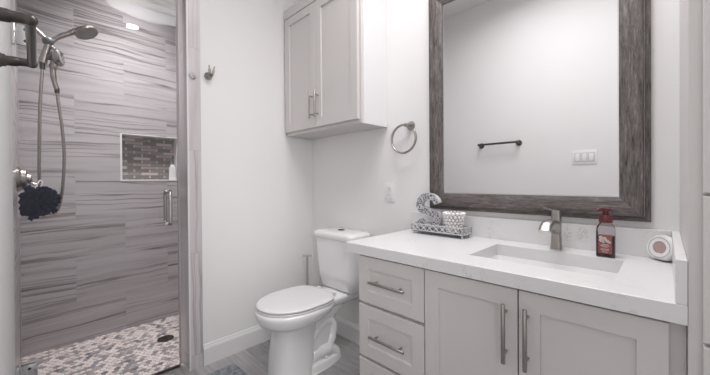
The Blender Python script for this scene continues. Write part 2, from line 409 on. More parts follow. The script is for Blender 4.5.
# tiled jamb of the shower opening, wrapping the wall end
bm = B(); bx(bm, XT, XL+.006, JY, JY+.012, 0, CEIL); bx(bm, XL, XL+.006, JY+.012, .700, 0, CEIL)
struct('trim_2', bm, M['tile_jamb'])
struct('trim_3', bx(B(), XL-.006, XL+.0085, JY-.0025, JY+.006, 0, CEIL), M['trim'])
# hexagon mosaic floor
bm = B(); bx(bm, XS, XT+.13, YF, 1.15, -.05, -.004)
for f in bm.faces: f.material_index = 5
hw = .0150; rr = hw/math.cos(PI/6); gap = .0016
y = YF+hw; row = 0
while y < 1.15-hw*.5:
    x = XS+rr+(rr*1.5 if row % 2 else 0)
    while x < XT+.13-rr*.8:
        c = Vector((x, y, 0)); k = random.choices(range(5), (34, 28, 18, 16, 4))[0]
        ang = [PI/3*i for i in range(6)]
        r1 = rr-gap; top = [c+Vector((math.cos(a)*r1, math.sin(a)*r1, random.uniform(-.0006, .0003))) for a in ang]
        bot = [c+Vector((math.cos(a)*r1, math.sin(a)*r1, -.004)) for a in ang]
        n0 = len(bm.faces); loft(bm, [bot, top], cap0=False); bm.faces.ensure_lookup_table()
        for f in bm.faces[n0:]: f.material_index = k
        x += rr*3
    y += hw; row += 1
struct('floor_shower', bm, HEX+[M['grout']])
# baseboards with a stepped top
def baseboard(name, p0, p1, nrm):
    p0, p1, nrm = Vector(p0), Vector(p1), Vector(nrm)
    prof = [(0, 0), (.016, 0), (.016, .098), (.0135, .102), (.0135, .106), (.009, .112), (.007, .121), (.004, .124), (0, .124)]
    bm = B(); loft(bm, [[p+nrm*d+Vector((0, 0, h)) for d, h in prof] for p in (p0, p1)])
    return struct(name, bm, M['trim'], smooth=20)
baseboard('baseboard_left', (XL, .7005, 0), (XL, YW-.0005, 0), (1, 0, 0))
baseboard('baseboard_back', (XL+.0165, YW, 0), (-.985, YW, 0), (0, -1, 0))

# ------------------------------------------------------------------ ceiling downlight
t = thing('ceiling_downlight', 'round recessed ceiling downlight above the vanity, seen only as a glint in the shower glass', 'light', (0, .76, CEIL))
obj('trim_ring', lathe(B(), [(.062, -.001), (.085, -.001), (.085, -.006), (.075, -.012), (.062, -.008)], (0, .76, CEIL)), M['white_plastic'], t)
obj('lens', lathe(B(), [(0, -.001), (.062, -.001), (.062, -.006), (0, -.006)], (0, .76, CEIL)), M['lens'], t)

# ------------------------------------------------------------------ shower door
GX = -2.09
t = thing('shower_door', 'frameless clear glass shower door hinged at the left wall', 'shower door', (GX, .27, .008))
obj('glass_panel', bx(B(), GX-.005, GX+.005, -.058, .598, .012, 2.42, .001, 1), M['glass'], t)
def hinge(z):
    bm = B()
    bx(bm, GX-.018, GX+.018, -.075, -.062, z-.046, z+.046, .002)
    for s in (-1, 1):
        bx(bm, min(GX+s*.0055, GX+s*.014), max(GX+s*.0055, GX+s*.014), -.058, -.004, z-.045, z+.045, .0025)
    cyl(bm, (GX, -.060, z-.03), (GX, -.060, z+.03), .008)
    h = obj('hinge', bm, M['chrome'], t)
    bm = B()
    for dz in (-.026, .026): lathe(bm, [(0, .0135), (.006, .0135), (.006, .0165), (0, .0165)], (GX, -.03, z+dz), (1, 0, 0), 12)
    obj('screw', bm, M['nickel_dark'], h)
hinge(1.785); hinge(.235)
bm = B()
HY, HZ0, HZ1 = .543, .868, 1.060
def dpull(s):
    o = .052*s
    return catmull([(GX+.005*s, HY, HZ1), (GX+o*.55, HY, HZ1), (GX+o*.9, HY, HZ1-.006), (GX+o, HY, HZ1-.024), (GX+o, HY, (HZ0+HZ1)/2), (GX+o, HY, HZ0+.024), (GX+o*.9, HY, HZ0+.006), (GX+o*.55, HY, HZ0), (GX+.005*s, HY, HZ0)], 5)
for s in (-1, 1):
    tube(bm, dpull(s), .0095, 14)
    for z in (HZ0, HZ1): lathe(bm, [(0, .005), (.014, .005), (.014, .009), (0, .009)], (GX, HY, z), (s, 0, 0), 20)
obj('pull_handle', bm, M['nickel_light'], t)
obj('edge_seal', bx(B(), GX-.007, GX+.007, .5985, .606, .012, 2.42), M['seal'], t)
obj('bottom_seal', bx(B(), GX-.007, GX+.007, -.056, .6, .001, .0115), M['drain_metal'], t)

# ------------------------------------------------------------------ shower head set
SX = -2.52
t = thing('shower_fixture', 'brushed nickel shower head with hand shower and looping hose on the tiled wall', 'shower', (SX, YF, 1.9))
obj('flange', lathe(B(), [(0, 0), (.034, 0), (.034, .004), (.026, .012), (.013, .016), (0, .016)], (SX, YF, 2.005), (0, 1, 0)), M['nickel'], t)
J = Vector((SX, .054, 1.925))
obj('shower_arm', tube(B(), catmull([(SX, YF+.012, 2.005), (SX, -.045, 2.005), (SX, -.01, 1.99), (SX, .03, 1.952), J], 6), .0105, 14), M['nickel'], t)
bm = B(); bmesh.ops.create_uvsphere(bm, u_segments=24, v_segments=14, radius=.026, matrix=Matrix.Translation(J))
obj('swivel_joint', bm, M['grey_plastic'], t)
hd = Vector((SX, .222, 2.030)); ax = Vector((.26, .40, -.87)).normalized()
bm = B(); tube(bm, catmull([J+Vector((0, .018, .008)), (SX, .10, 1.965), (SX, .145, 2.00), (SX, .19, 2.036), hd-ax*.012+Vector((0, .01, .006))], 6), [.013]*7+[.014]*6+[.016]*6+[.02]*6, 14)
lathe(bm, [(0, -.028), (.03, -.026), (.055, -.012), (.062, 0), (.060, .008), (0, .008)], hd, ax, 32)
obj('head', bm, M['nickel'], t)
bm = B(); lathe(bm, [(0, .0082), (.053, .0082), (.053, .0115), (0, .0125)], hd, ax, 32)
for r_, n_ in ((.012, 6), (.025, 12), (.038, 18), (.048, 24)):
    u_, w_ = frame_of(ax)
    for k in range(n_):
        p = hd+ax*.0115+(u_*math.cos(2*PI*k/n_)+w_*math.sin(2*PI*k/n_))*r_
        cyl(bm, p, p+ax*.0035, .0022, .0015, 6)
obj('spray_face', bm, M['nozzle'], t)
# diverter / cradle under the joint
bm = B(); tube(bm, catmull([J+Vector((0, 0, -.018)), (SX, .046, 1.87), (SX, .036, 1.825), (SX, .03, 1.795)], 5), [.016]*6+[.018]*5+[.019]*5, 16)
cyl(bm, J+Vector((0, .012, -.02)), J+Vector((0, .03, -.045)), .009, .011, 14)
obj('diverter', bm, M['nickel'], t)
bm = B(); tube(bm, [(SX, .042, 1.835), (SX, .062, 1.835), (SX, .078, 1.835)], [.012, .016, .019], 14)
obj('cradle', bm, M['grey_plastic'], t)
bm = B()
tube(bm, catmull([(SX, .089, 1.655), (SX, .076, 1.71), (SX, .074, 1.77), (SX, .083, 1.82), (SX, .09, 1.855), (SX, .094, 1.875)], 6), [.012]*7+[.0145]*6+[.019]*6+[.025]*6+[.026]*6, 16, )
lathe(bm, [(0, -.018), (.032, -.016), (.048, -.004), (.051, .010), (.047, .02), (0, .02)], (SX, .088, 1.842), (.32, .93, .12), 28)
hs = obj('hand_shower', bm, M['nickel'], t)
obj('spray_disc', lathe(B(), [(0, .0202), (.043, .0202), (.042, .024), (0, .025)], (SX, .088, 1.842), (.32, .93, .12), 28), M['nozzle'], hs)
bm = B()
hp = catmull([(SX, .089, 1.66), (SX, .092, 1.60), (SX, .107, 1.45), (SX, .116, 1.30), (SX, .112, 1.15), (SX, .103, 1.04), (SX, .088, .965), (SX, .066, .935), (SX, .042, .955), (SX, .022, 1.03), (SX, .012, 1.13), (SX, .013, 1.30), (SX, .018, 1.55), (SX, .028, 1.74), (SX, .030, 1.80)], 14)
tube(bm, hp, [.0078+.0007*math.sin(i*1.6) for i in range(len(hp))], 10)
obj('hose', bm, M['nickel'], t)
obj('hose_nut', cyl(B(), (SX, .030, 1.76), (SX, .030, 1.80), .012, .013, 16), M['nickel_dark'], t)
obj('hose_nut', cyl(B(), (SX, .089, 1.635), (SX, .089, 1.662), .011, .012, 16), M['nickel_dark'], t)

# valve
t = thing('shower_valve', 'round brushed nickel shower valve on the tiled wall beside the navy pouf', 'shower valve', (SX, YF, 1.135))
obj('escutcheon', lathe(B(), [(0, 0), (.068, 0), (.068, .010), (.064, .014), (.060, .016), (.058, .034), (.052, .040), (0, .040)], (SX, YF, 1.135), (0, 1, 0)), M['nickel'], t)
bm = B(); lathe(bm, [(0, .0402), (.03, .0402), (.027, .054), (.02, .058), (0, .058)], (SX, YF, 1.135), (0, 1, 0))
tube(bm, catmull([(SX, YF+.045, 1.135), (SX+.01, YF+.055, 1.115), (SX+.015, YF+.075, 1.105), (SX+.018, YF+.10, 1.108)], 5), [.013]*6+[.010]*5+[.008]*5, 12, flat=.7)
obj('lever_handle', bm, M['nickel'], t)

# bath pouf hanging from the valve lever
pc = Vector((SX+.075, .002, 1.008))
t = thing('bath_pouf', 'navy blue ruffled mesh bath pouf hanging from the shower valve', 'bath pouf', pc-Vector((0, 0, .095)))
bm = B()
for k in range(150):
    # ruffled petals of netting around the middle
    th = math.acos(1-2*(k+.5)/150); ph = k*2.399963
    n_ = Vector((math.sin(th)*math.cos(ph), math.sin(th)*math.sin(ph), math.cos(th)))
    u_, w_ = frame_of(n_); R_ = random.uniform(.056, .098); a0 = random.uniform(0, 2*PI); hwid = random.uniform(.014, .027)
    dv = u_*math.cos(a0)+w_*math.sin(a0); ev = n_.cross(dv)
    nst = 7
    rows = []
    for j in range(4):
        q = j/3
        rows.append([pc+n_*(R_*(.30+.70*q)+ (.006*math.sin(i*2.1+k) if j == 3 else 0))+dv*hwid*(i/(nst-1)*2-1)*(.35+.65*q)+ev*.011*q*math.sin(i*1.9+k*.7) for i in range(nst)])
    front = rows; back = [[p+ev*.0025 for p in r] for r in rows]
    rings = []
    for r0, r1 in zip(front, back): rings.append(r0+list(reversed(r1)))
    loft(bm, rings)
for v in bm.verts:
    v.co.x = pc.x+(v.co.x-pc.x)*.62
    v.co.y = max(v.co.y, YF+.004+.010*abs(math.sin(v.co.z*90)))
obj('netting', bm, M['navy'], t, smooth=60)
bm = B(); cp = catmull([(SX+.058, -.004, 1.05), (SX+.034, -.002, 1.09), (SX+.018, .012, 1.124), (SX+.014, .022, 1.118), (SX+.036, .016, 1.08), (SX+.06, .006, 1.05)], 6)
tube(bm, cp, .004, 8)
obj('hanging_cord', bm, M['white_cord'], t)

# bottle in the niche
bm = B()
loft(bm, [rrect(-2.955, .806, .022, .024, .01, z) for z in (NZ0+.0125, NZ0+.115)]); 
t = thing('shampoo_bottle', 'white bottle standing in the right end of the mosaic niche', 'bottle', (-2.955, .806, NZ0+.0125))
obj('bottle_body', bm, M['white_plastic'], t)
obj('bottle_cap', lathe(B(), [(0, 0), (.017, 0), (.016, .022), (0, .022)], (-2.955, .806, NZ0+.1155)), M['white_plastic'], t)
# floor drain
t = thing('shower_drain', 'round dark metal drain in the hexagon mosaic shower floor', 'drain', (-2.53, .635, 0))
obj('drain_rim', lathe(B(), [(.040, .0005), (.052, .0005), (.052, .003), (.048, .0045), (.040, .0035)], (-2.53, .635, 0)), M['nickel_dark'], t)
bm = B(); lathe(bm, [(0, .0005), (.0398, .0005), (.0398, .0025), (0, .0025)], (-2.53, .635, 0))
for k in range(6):
    a = k*PI/3; 
    for r_ in (.014, .028): lathe(bm, [(0, .0025), (.0045, .0025), (.0045, .0035), (0, .0035)], (-2.53+math.cos(a)*r_, .635+math.sin(a)*r_, 0), seg=10)
obj('drain_grate', bm, M['drain_metal'], t)
# bath mat
bm = B(); loft(bm, [rrect(-1.445, .49, .415-i, .345-i, .03, z) for z, i in ((.001, .002), (.006, 0), (.012, 0), (.017, .004), (.018, .012))])
tag(obj('bath_mat', bm, M['mat']), 'mottled blue grey bath mat on the floor outside the shower', 'bath mat')

# ------------------------------------------------------------------ wall fittings
t = thing('robe_hook', 'small brushed nickel two pronged robe hook on the left wall', 'hook', (XL, .747, 1.76))
bm = B(); lathe(bm, [(0, 0), (.024, 0), (.024, .005), (.018, .014), (.008, .022), (0, .022)], (XL, .747, 1.762), (1, 0, 0))
obj('rosette', bm, M['nickel'], t)
bm = B()
for s in (-1, 1):
    tube(bm, catmull([(XL+.016, .747, 1.757), (XL+.034, .748+.004*s, 1.752), (XL+.048, .748+.008*s, 1.766), (XL+.053, .748+.012*s, 1.790), (XL+.058, .748+.016*s, 1.812)], 5), [.008]*6+[.007]*10+[.004]*5, 10)
obj('prong', bm, M['nickel'], t)
t = thing('suction_hook', 'clear plastic suction hook stuck on the tiled shower jamb', 'hook', (XL+.006, .655, 1.74))
obj('suction_cup', lathe(B(), [(0, 0), (.021, 0), (.019, .003), (.010, .007), (.006, .012), (0, .012)], (XL+.006, .655, 1.74), (1, 0, 0)), M['clear'], t)
obj('hook_arm', tube(B(), catmull([(XL+.017, .655, 1.742), (XL+.022, .655, 1.725), (XL+.030, .655, 1.716), (XL+.036, .655, 1.728)], 5), .003, 8), M['clear'], t)

# towel bar on the front wall, close to the camera
BZ, BY = 1.457, -.006
t = thing('towel_bar', 'short dark nickel towel bar near the camera at the top left', 'towel bar', (-1.133, YF, BZ))
obj('bar', tube(B(), [(-1.306, BY, BZ), (-.96, BY, BZ)], .0095, 16), M['nickel_dark'], t)
for x in (-1.306, -.96):
    bm = B(); tube(bm, catmull([(x, YF+.004, BZ-.004), (x, -.05, BZ-.003), (x, -.02, BZ), (x, BY, BZ)], 5), [.02]*2+[.017]*2+[.0135]*4+[.011]*5+[.0115]*3, 16)
    bmesh.ops.create_uvsphere(bm, u_segments=16, v_segments=10, radius=.0125, matrix=Matrix.Translation((x, BY, BZ)))
    p = obj('post', bm, M['nickel_dark'], t)
    obj('mounting_plate', lathe(B(), [(0, 0), (.027, 0), (.026, .005), (.02, .008), (0, .008)], (x, YF, BZ-.004), (0, 1, 0)), M['nickel_dark'], p)
# light switch
t = thing('light_switch', 'white three gang light switch plate reflected in the mirror', 'light switch', (-.467, YF, 1.235))
obj('wall_plate', bx(B(), -.467-.082, -.467+.082, YF, YF+.006, 1.235, 1.350, .002), M['white_plastic'], t)
for k in (-1, 0, 1):
    x = -.467+k*.046
    obj('rocker_bezel', bx(B(), x-.0195, x+.0195, YF+.0055, YF+.0066, 1.256, 1.329), M['seal'], t)
    obj('rocker', bx(B(), x-.0165, x+.0165, YF+.0067, YF+.011, 1.2595, 1.3255, .002), M['white_plastic'], t)
# outlet
OX, OZ = -1.216, 1.040
t = thing('wall_outlet', 'white duplex outlet on the back wall above the toilet tank', 'outlet', (OX, YW, OZ-.058))
obj('cover_plate', bx(B(), OX-.036, OX+.036, YW-.006, YW, OZ-.058, OZ+.058, .002), M['white_plastic'], t)
for s in (-1, 1):
    bm = B(); loft(bm, [[Vector((p.x, y_, OZ+s*.0215+p.y)) for p in rrect(OX, 0, .0165, .0145, .008, 0)] for y_ in (YW-.0062, YW-.009)])
    rc = obj('receptacle', bm, M['white_plastic'], t)
    bm = B()
    for dx, w, h in ((-.0065, .0022, .0085), (.0065, .0022, .0075)): bx(bm, OX+dx-w/2, OX+dx+w/2, YW-.0096, YW-.0091, OZ+s*.0215+.0005, OZ+s*.0215+.0005+h)
    lathe(bm, [(0, 0), (.0026, 0), (.0026, .0005), (0, .0005)], (OX, YW-.0091, OZ+s*.0215-.007), (0, -1, 0), 10)
    obj('socket_slot', bm, M['slot'], rc)
# towel ring
RX, RZ, RY = -1.076, 1.353, 1.490
t = thing('towel_ring', 'brushed nickel open towel ring on the back wall', 'towel ring', (-1.058, YW, 1.40))
obj('rosette', lathe(B(), [(0, 0), (.027, 0), (.026, .006), (.018, .022), (.011, .04), (.010, .058), (0, .06)], (-1.058, YW, 1.432), (-.05, -1, -.03)), M['nickel'], t)
bm = B(); pts = [(-1.055, RY, 1.431), (-1.068, RY, 1.434)]
for k in range(0, 49):
    a = math.radians(92+k*(300/48)); pts.append((RX+.084*math.cos(a), RY, RZ+.081*math.sin(a)))
tube(bm, pts, .0085, 12, flat=.75)
obj('ring', bm, M['nickel'], t)

# ------------------------------------------------------------------ shaker helpers
def shaker(bm, x0, x1, y0, y1, z0, z1, rail=.055, rec=.0085):
    """door slab facing -y, recessed flat panel"""
    def rect(i, y): return [Vector((x0+i, y, z0+i)), Vector((x1-i, y, z0+i)), Vector((x1-i, y, z1-i)), Vector((x0+i, y, z1-i))]
    loft(bm, [rect(0, y1), rect(0, y0+.0015), rect(.0015, y0), rect(rail, y0), rect(rail+.0015, y0+rec), rect(rail+.0016, y0+rec)])
    return bm
def bar_handle(parent, p0, p1, out=.032, r=.0058, inset=.028):
    p0, p1 = Vector(p0), Vector(p1); d = (p1-p0).normalized(); o = Vector((0, -out, 0))
    bm = B(); tube(bm, [p0+o, p0+o+d*.001, p1+o-d*.001, p1+o], [r*.9, r, r, r*.9], 14)
    for q in (p0+d*inset, p1-d*inset): cyl(bm, q, q+o, .0042, seg=10)
    return obj('bar_handle', bm, M['nickel'], parent)

# ------------------------------------------------------------------ upper cabinet
UX0, UX1, UY0, UZ0, UZ1 = XL+.012, -1.233, 1.307, 1.446, 2.36
t = thing('wall_cabinet', 'light grey two door wall cabinet above the toilet', 'cabinet', ((UX0+UX1)/2, (UY0+YW)/2, UZ0))
bm = B(); bx(bm, UX0, UX1-.0005, UY0+.001, UY0+.019, UZ0, UZ1)
obj('face_frame', bm, M['cabinet'], t)
bm = B(); bx(bm, UX1-.014, UX1, UY0+.0195, YW-.001, UZ0, UZ1)
obj('side_panel', bm, M['cabinet_lit_side'], t)
bm = B(); bx(bm, UX0, UX1-.0145, UY0+.0195, YW-.001, UZ0, UZ0+.018); bx(bm, UX0, UX1-.0145, UY0+.0195, YW-.001, UZ1-.018, UZ1); bx(bm, UX0, UX0+.014, UY0+.0195, YW-.001, UZ0+.018, UZ1-.018)
obj('carcass', bm, M['cabinet'], t)
obj('top_rail', bx(B(), UX0, UX1-.010, UY0-.020, UY0+.0005, 2.293, UZ1, .001, 1), M['cabinet'], t)
for x0, x1, hx in ((UX0+.004, -1.6305, -1.655), (-1.6275, -1.246, -1.600)):
    d_ = obj('door', shaker(B(), x0, x1, UY0-.020, UY0-.001, 1.468, 2.288), M['cabinet'], t, smooth=20)
    bar_handle(d_, (hx, UY0-.020, 1.522), (hx, UY0-.020, 1.697), r=.0055)

# ------------------------------------------------------------------ vanity
VX0, VX1, VY0, VZ1 = -.98, .0338, 1.032, .787
t = thing('vanity_cabinet', 'light grey shaker vanity cabinet with drawers on the left under white top', 'cabinet', ((VX0+VX1)/2, (VY0+YW)/2, 0))
bm = B(); bx(bm, VX0, VX0+.018, VY0+.02, YW-.001, 0, VZ1); bx(bm, VX1-.018, VX1, VY0+.02, YW-.001, 0, VZ1)
bx(bm, VX0+.018, VX1-.018, VY0+.02, YW-.001, .10, .118); bx(bm, VX0+.018, VX1-.018, YW-.012, YW-.001, .118, VZ1)
bx(bm, VX0+.018, VX1-.018, VY0+.075, VY0+.09, 0, .10)
obj('carcass', bm, M['cabinet'], t)
bm = B()
bx(bm, VX0, VX0+.034, VY0, VY0+.0195, .10, VZ1); bx(bm, -.66, -.625, VY0, VY0+.0195, .10, VZ1); bx(bm, -.035, VX1, VY0, VY0+.0195, .10, VZ1)
bx(bm, VX0+.034, -.66, VY0, VY0+.0195, .745, VZ1); bx(bm, -.625, -.035, VY0, VY0+.0195, .745, VZ1); bx(bm, VX0+.034, -.035, VY0, VY0+.0195, .10, .135)
for z in (.571, .332): bx(bm, VX0+.034, -.66, VY0, VY0+.0195, z-.015, z+.015)
bx(bm, -.325, -.305, VY0, VY0+.0195, .135, .745)
obj('face_frame', bm, M['cabinet'], t)
for z0, z1, hz in ((.5775, .780, .680), (.3385, .5645, .447), (.105, .3255, .21)):
    d_ = obj('drawer', shaker(B(), VX0+.001, -.643, VY0-.020, VY0-.001, z0, z1, rail=.054 if z1-z0 < .21 else .054), M['cabinet'], t, smooth=20)
    bar_handle(d_, (-.899, VY0-.020, hz), (-.718, VY0-.020, hz), out=.026)
for x0, x1, hx in ((-.6385, -.3175, -.3485), (-.3135, .006, -.2885)):
    d_ = obj('door', shaker(B(), x0, x1, VY0-.020, VY0-.001, .105, .780, rail=.056), M['cabinet'], t, smooth=20)
    bar_handle(d_, (hx, VY0-.020, .558), (hx, VY0-.020, .737), out=.030, r=.0062)
# countertop with sink cut-out, backsplash and side splash
CX0, CX1, CY0, CZ0, CZ1 = -1.045, .0345, .997, .788, .833
KX0, KX1, KY0, KY1 = -.521, -.100, 1.130, 1.402
t = thing('countertop', 'white quartz vanity countertop with faint grey veins and low backsplash', 'countertop', ((CX0+CX1)/2, (CY0+YW)/2, CZ0))
bm = B()
def ring4(i, z): return [Vector((CX0+i, CY0+i, z)), Vector((CX1-i, CY0+i, z)), Vector((CX1-i, YW-.0005-i, z)), Vector((CX0+i, YW-.0005-i, z))]
def hole(z): return [Vector((KX0, KY0, z)), Vector((KX1, KY0, z)), Vector((KX1, KY1, z)), Vector((KX0, KY1, z))]
vs = loft(bm, [hole(CZ0), ring4(0.001, CZ0), ring4(0, CZ0+.001), ring4(0, CZ1-.002), ring4(.002, CZ1), hole(CZ1)], False, False)
for i in range(4):
    j = (i+1) % 4; bm.faces.new((vs[-1][i], vs[-1][j], vs[0][j], vs[0][i]))
obj('slab', bm, M['quartz'], t, smooth=20)
obj('backsplash', bx(B(), CX0, .015, YW-.020, YW-.0005, CZ1+.0003, .932, .001, 1), M['quartz'], t)
obj('side_splash', bx(B(), .0155, .0345, CY0, YW-.0005, CZ1+.0003, .932, .001, 1), M['quartz'], t)
# undermount basin
t = thing('sink_basin', 'white rectangular undermount basin set into the countertop', 'sink', ((KX0+KX1)/2, (KY0+KY1)/2, .64))
kx, ky = (KX0+KX1)/2, (KY0+KY1)/2; hx_, hy_ = (KX1-KX0)/2, (KY1-KY0)/2
bm = B()
inner = [rrect(kx, ky, hx_-.002-i, hy_-.002-i, r_, z) for z, i, r_ in ((.7875, 0, .02), (.74, .012, .028), (.70, .022, .035), (.675, .035, .045), (.665, .06, .05), (.662, .10, .03))]
outer = [rrect(kx, ky, hx_+.018-i, hy_+.018-i, .03, z) for z, i in ((.7875, 0), (.775, 0), (.774, .008), (.70, .018), (.655, .03), (.650, .07))]
loft(bm, list(reversed(outer))+inner, True, True)
obj('basin', bm, M['ceramic'], t)
obj('drain_cover', lathe(B(), [(0, .0005), (.022, .0005), (.022, .003), (.016, .005), (0, .005)], (kx, ky, .662)), M['nickel'], t)

# ------------------------------------------------------------------ faucet
FX, FY = -.311, 1.462
t = thing('faucet', 'brushed nickel single post faucet behind the sink', 'faucet', (FX, FY, CZ1))
bm = B(); loft(bm, [rrect(FX, FY, h, h*.92, h*.55, z) for z, h in ((CZ1+.0003, .0205), (CZ1+.006, .0205), (CZ1+.02, .0185), (CZ1+.06, .0165), (CZ1+.10, .0165), (CZ1+.114, .0172))])
obj('body', bm, M['nickel'], t)
bm = B()
sp = catmull([(FX, FY-.002, .918), (FX, FY-.040, .928), (FX, FY-.085, .9385), (FX, FY-.122, .942), (FX, FY-.152, .937), (FX, FY-.172, .920)], 5)
rings = []
for i, p in enumerate(sp):
    q = i/(len(sp)-1); T_ = (sp[min(i+1, len(sp)-1)]-sp[max(i-1, 0)]).normalized(); n_ = Vector((1, 0, 0)).cross(T_)
    w_ = .0150+.0060*q; h_ = .027-.015*q**.9
    rings.append([p+Vector((1, 0, 0))*w_*math.copysign(abs(math.cos(a))**.6, math.cos(a))+n_*h_*math.copysign(abs(math.sin(a))**.6, math.sin(a)) for a in [2*PI*k/20 for k in range(20)]])
loft(bm, rings)
obj('spout', bm, M['nickel'], t)
bm = B(); loft(bm, [rrect(FX, FY, h, h*.92, h*.55, z) for z, h in ((.9485, .0168), (.970, .0162), (.982, .0165), (.988, .0155))])
loft(bm, [[Vector((x, FY+dy*s, z+dz)) for dy, dz in ((-1, 0), (1, 0), (1, 1*.004), (-1, .004))] for x, s, z in ((FX+.014, .013, .984), (FX-.012, .013, .986), (FX-.032, .010, .991), (FX-.046, .007, .995))])
obj('lever_handle', bm, M['nickel'], t)

# ------------------------------------------------------------------ soap dispenser
PX, PY = -.153, 1.440
t = thing('soap_dispenser', 'clear hand soap bottle with dark red pump and floral label behind the sink', 'soap dispenser', (PX, PY, CZ1))
hx_, hy_ = .0265, .0235
bm = B(); loft(bm, [rrect(PX, PY, hx_*s, hy_*s, .008*s, z) for z, s in ((CZ1+.0003, .93), (CZ1+.004, 1), (.927, 1), (.940, .93), (.949, .72), (.955, .60))])
bt = obj('bottle_body', bm, M['bottle'], t)
bm = B(); loft(bm, [rrect(PX, PY, hx_*.93, hy_*.93, .007, z) for z in (CZ1+.003, .908)])
obj('liquid_soap', bm, M['soap'], t)
LY = PY-hy_-.0003
lab = obj('label', bx(B(), PX-.0185, PX+.0200, LY-.0006, LY, CZ1+.014, .912), M['label'], t)
bm = B()
for fx, fz, r_ in ((-.010, .894, .0075), (-.001, .899, .0065), (-.012, .904, .0055), (.007, .892, .0055), (.013, .888, .004), (-.004, .888, .004)):
    for k in range(6):
        a = k*PI/3+fx*90
        lathe(bm, [(0, 0), (r_*.42, 0), (r_*.42, .0005), (0, .0005)], (PX+fx+math.cos(a)*r_*.58, LY-.0007, fz+math.sin(a)*r_*.58), (0, -1, 0), 8)
obj('printed_flowers', bm, M['label_white'], lab)
bm = B()
for z, w in ((.879, .010), (.875, .013), (.871, .009), (.863, .012), (.859, .012), (.853, .008)):
    x = -w
    while x < w-.001:
        l_ = random.uniform(.0012, .0028); bx(bm, PX+x, PX+min(x+l_, w), LY-.0012, LY-.0007, z-.0009, z+.0009); x += l_+.0008
obj('printed_lettering', bm, M['label_white'], lab)
bm = B(); lathe(bm, [(0, 0), (.0195, 0), (.0205, .002), (.0205, .022), (.018, .026), (0, .026)], (PX, PY, .9555)); cyl(bm, (PX, PY, .98), (PX, PY, .998), .0085, seg=18)
bm2 = bm; loft(bm2, [rrect(PX, PY, .014, .013, .009, z) for z in (.9975, .999, .008+.9985)])
tube(bm2, catmull([(PX-.004, PY-.006, 1.003), (PX-.012, PY-.016, 1.004), (PX-.019, PY-.026, 1.002), (PX-.021, PY-.030, .998)], 4), [.0055]*5+[.005]*4+[.004]*4, 10)
obj('pump_head', bm2, M['red_cap'], t)

# ------------------------------------------------------------------ round air freshener leaning by the side splash
t = thing('air_freshener', 'small round white device with a tan face leaning beside the side splash', 'air freshener', (-.014, 1.50, CZ1))
ac = Vector((-.0065, 1.486, .8765)); aa = Vector((-.62, -.78, .18)).normalized()
u_, w_ = frame_of(aa)
if w_.z < 0: w_ = -w_
def disc(r, h, flat=True, n=48):
    out = []
    for k in range(n):
        a = 2*PI*k/n; du, dw = math.cos(a)*r, math.sin(a)*r
        if flat: dw = max(dw, -.0395*(r/.044))
        out.append(ac+u_*du+w_*dw+aa*h)
    return out
bm = B(); loft(bm, [disc(r, h) for r, h in ((.038, -.013), (.0428, -.009), (.044, -.003), (.044, .006), (.0430, .011), (.041, .0135), (.0405, .0125), (.038, .0125), (.0375, .0145), (.0215, .0145), (.0205, .0105))])
obj('shell', bm, M['white_plastic'], t)
bm = B(); loft(bm, [disc(r, h, False) for r, h in ((.0203, .0107), (.0203, .0122), (.012, .0128))])
fc = obj('tan_face', bm, M['tan'], t)
obj('accent_ring', (lambda b_: (loft(b_, [disc(r, h, False) for r, h in ((.0320, .0146), (.0320, .0152), (.0342, .0152), (.0342, .0146))], False, False), b_)[1])(B()), M['seal'], t)
# ------------------------------------------------------------------ tray with letter and candle cup
TX0, TX1, TY0, TY1 = -.963, -.674, 1.402, 1.494
t = thing('decorative_tray', 'silver openwork metal tray at the left end of the countertop', 'tray', ((TX0+TX1)/2, (TY0+TY1)/2, CZ1))
obj('base_plate', bx(B(), TX0, TX1, TY0, TY1, .8465, .8505, .001, 1), M['tray_base'], t)
for x in (TX0+.010, TX1-.010):
    for y in (TY0+.010, TY1-.010):
        obj('foot', lathe(B(), [(0, .0003), (.0045, .0003), (.006, .004), (.0045, .009), (.006, .013), (0, .013)], (x, y, CZ1), seg=12), M['tray'], t)
def lattice(p0, p1, n):
    p0, p1 = Vector(p0), Vector(p1); d = (p1-p0)/n; bm = B(); zb, zt = .8525, .884; zm = (zb+zt)/2
    for k in range(n):
        a = p0+d*k; b_ = a+d; mid = (a+b_)/2
        L = [Vector((a.x, a.y, zm)), Vector((mid.x, mid.y, zt)), Vector((b_.x, b_.y, zm)), Vector((mid.x, mid.y, zb))]
        for i in range(4): tube(bm, [L[i], L[(i+1) % 4]], .0026, 6)
        dn = d.normalized()
        c = [Vector((a.x, a.y, zm))+dn*math.cos(q)*.005+Vector((0, 0, math.sin(q)*.005)) for q in [2*PI*i/10 for i in range(11)]]
        if k: tube(bm, c, .0016, 6)
    for z in (zb, zt):
        tube(bm, [Vector((p0.x, p0.y, z)), Vector((p1.x, p1.y, z))], .0032, 8)
    for q in (p0, p1): tube(bm, [Vector((q.x, q.y, zb)), Vector((q.x, q.y, zt))], .003, 8)
    obj('openwork_side', bm, M['tray'], t)
q_ = .002
lattice((TX0+q_, TY0+q_, 0), (TX1-q_, TY0+q_, 0), 8); lattice((TX0+q_, TY1-q_, 0), (TX1-q_, TY1-q_, 0), 8)
lattice((TX0+q_, TY0+q_, 0), (TX0+q_, TY1-q_, 0), 3); lattice((TX1-q_, TY0+q_, 0), (TX1-q_, TY1-q_, 0), 3)

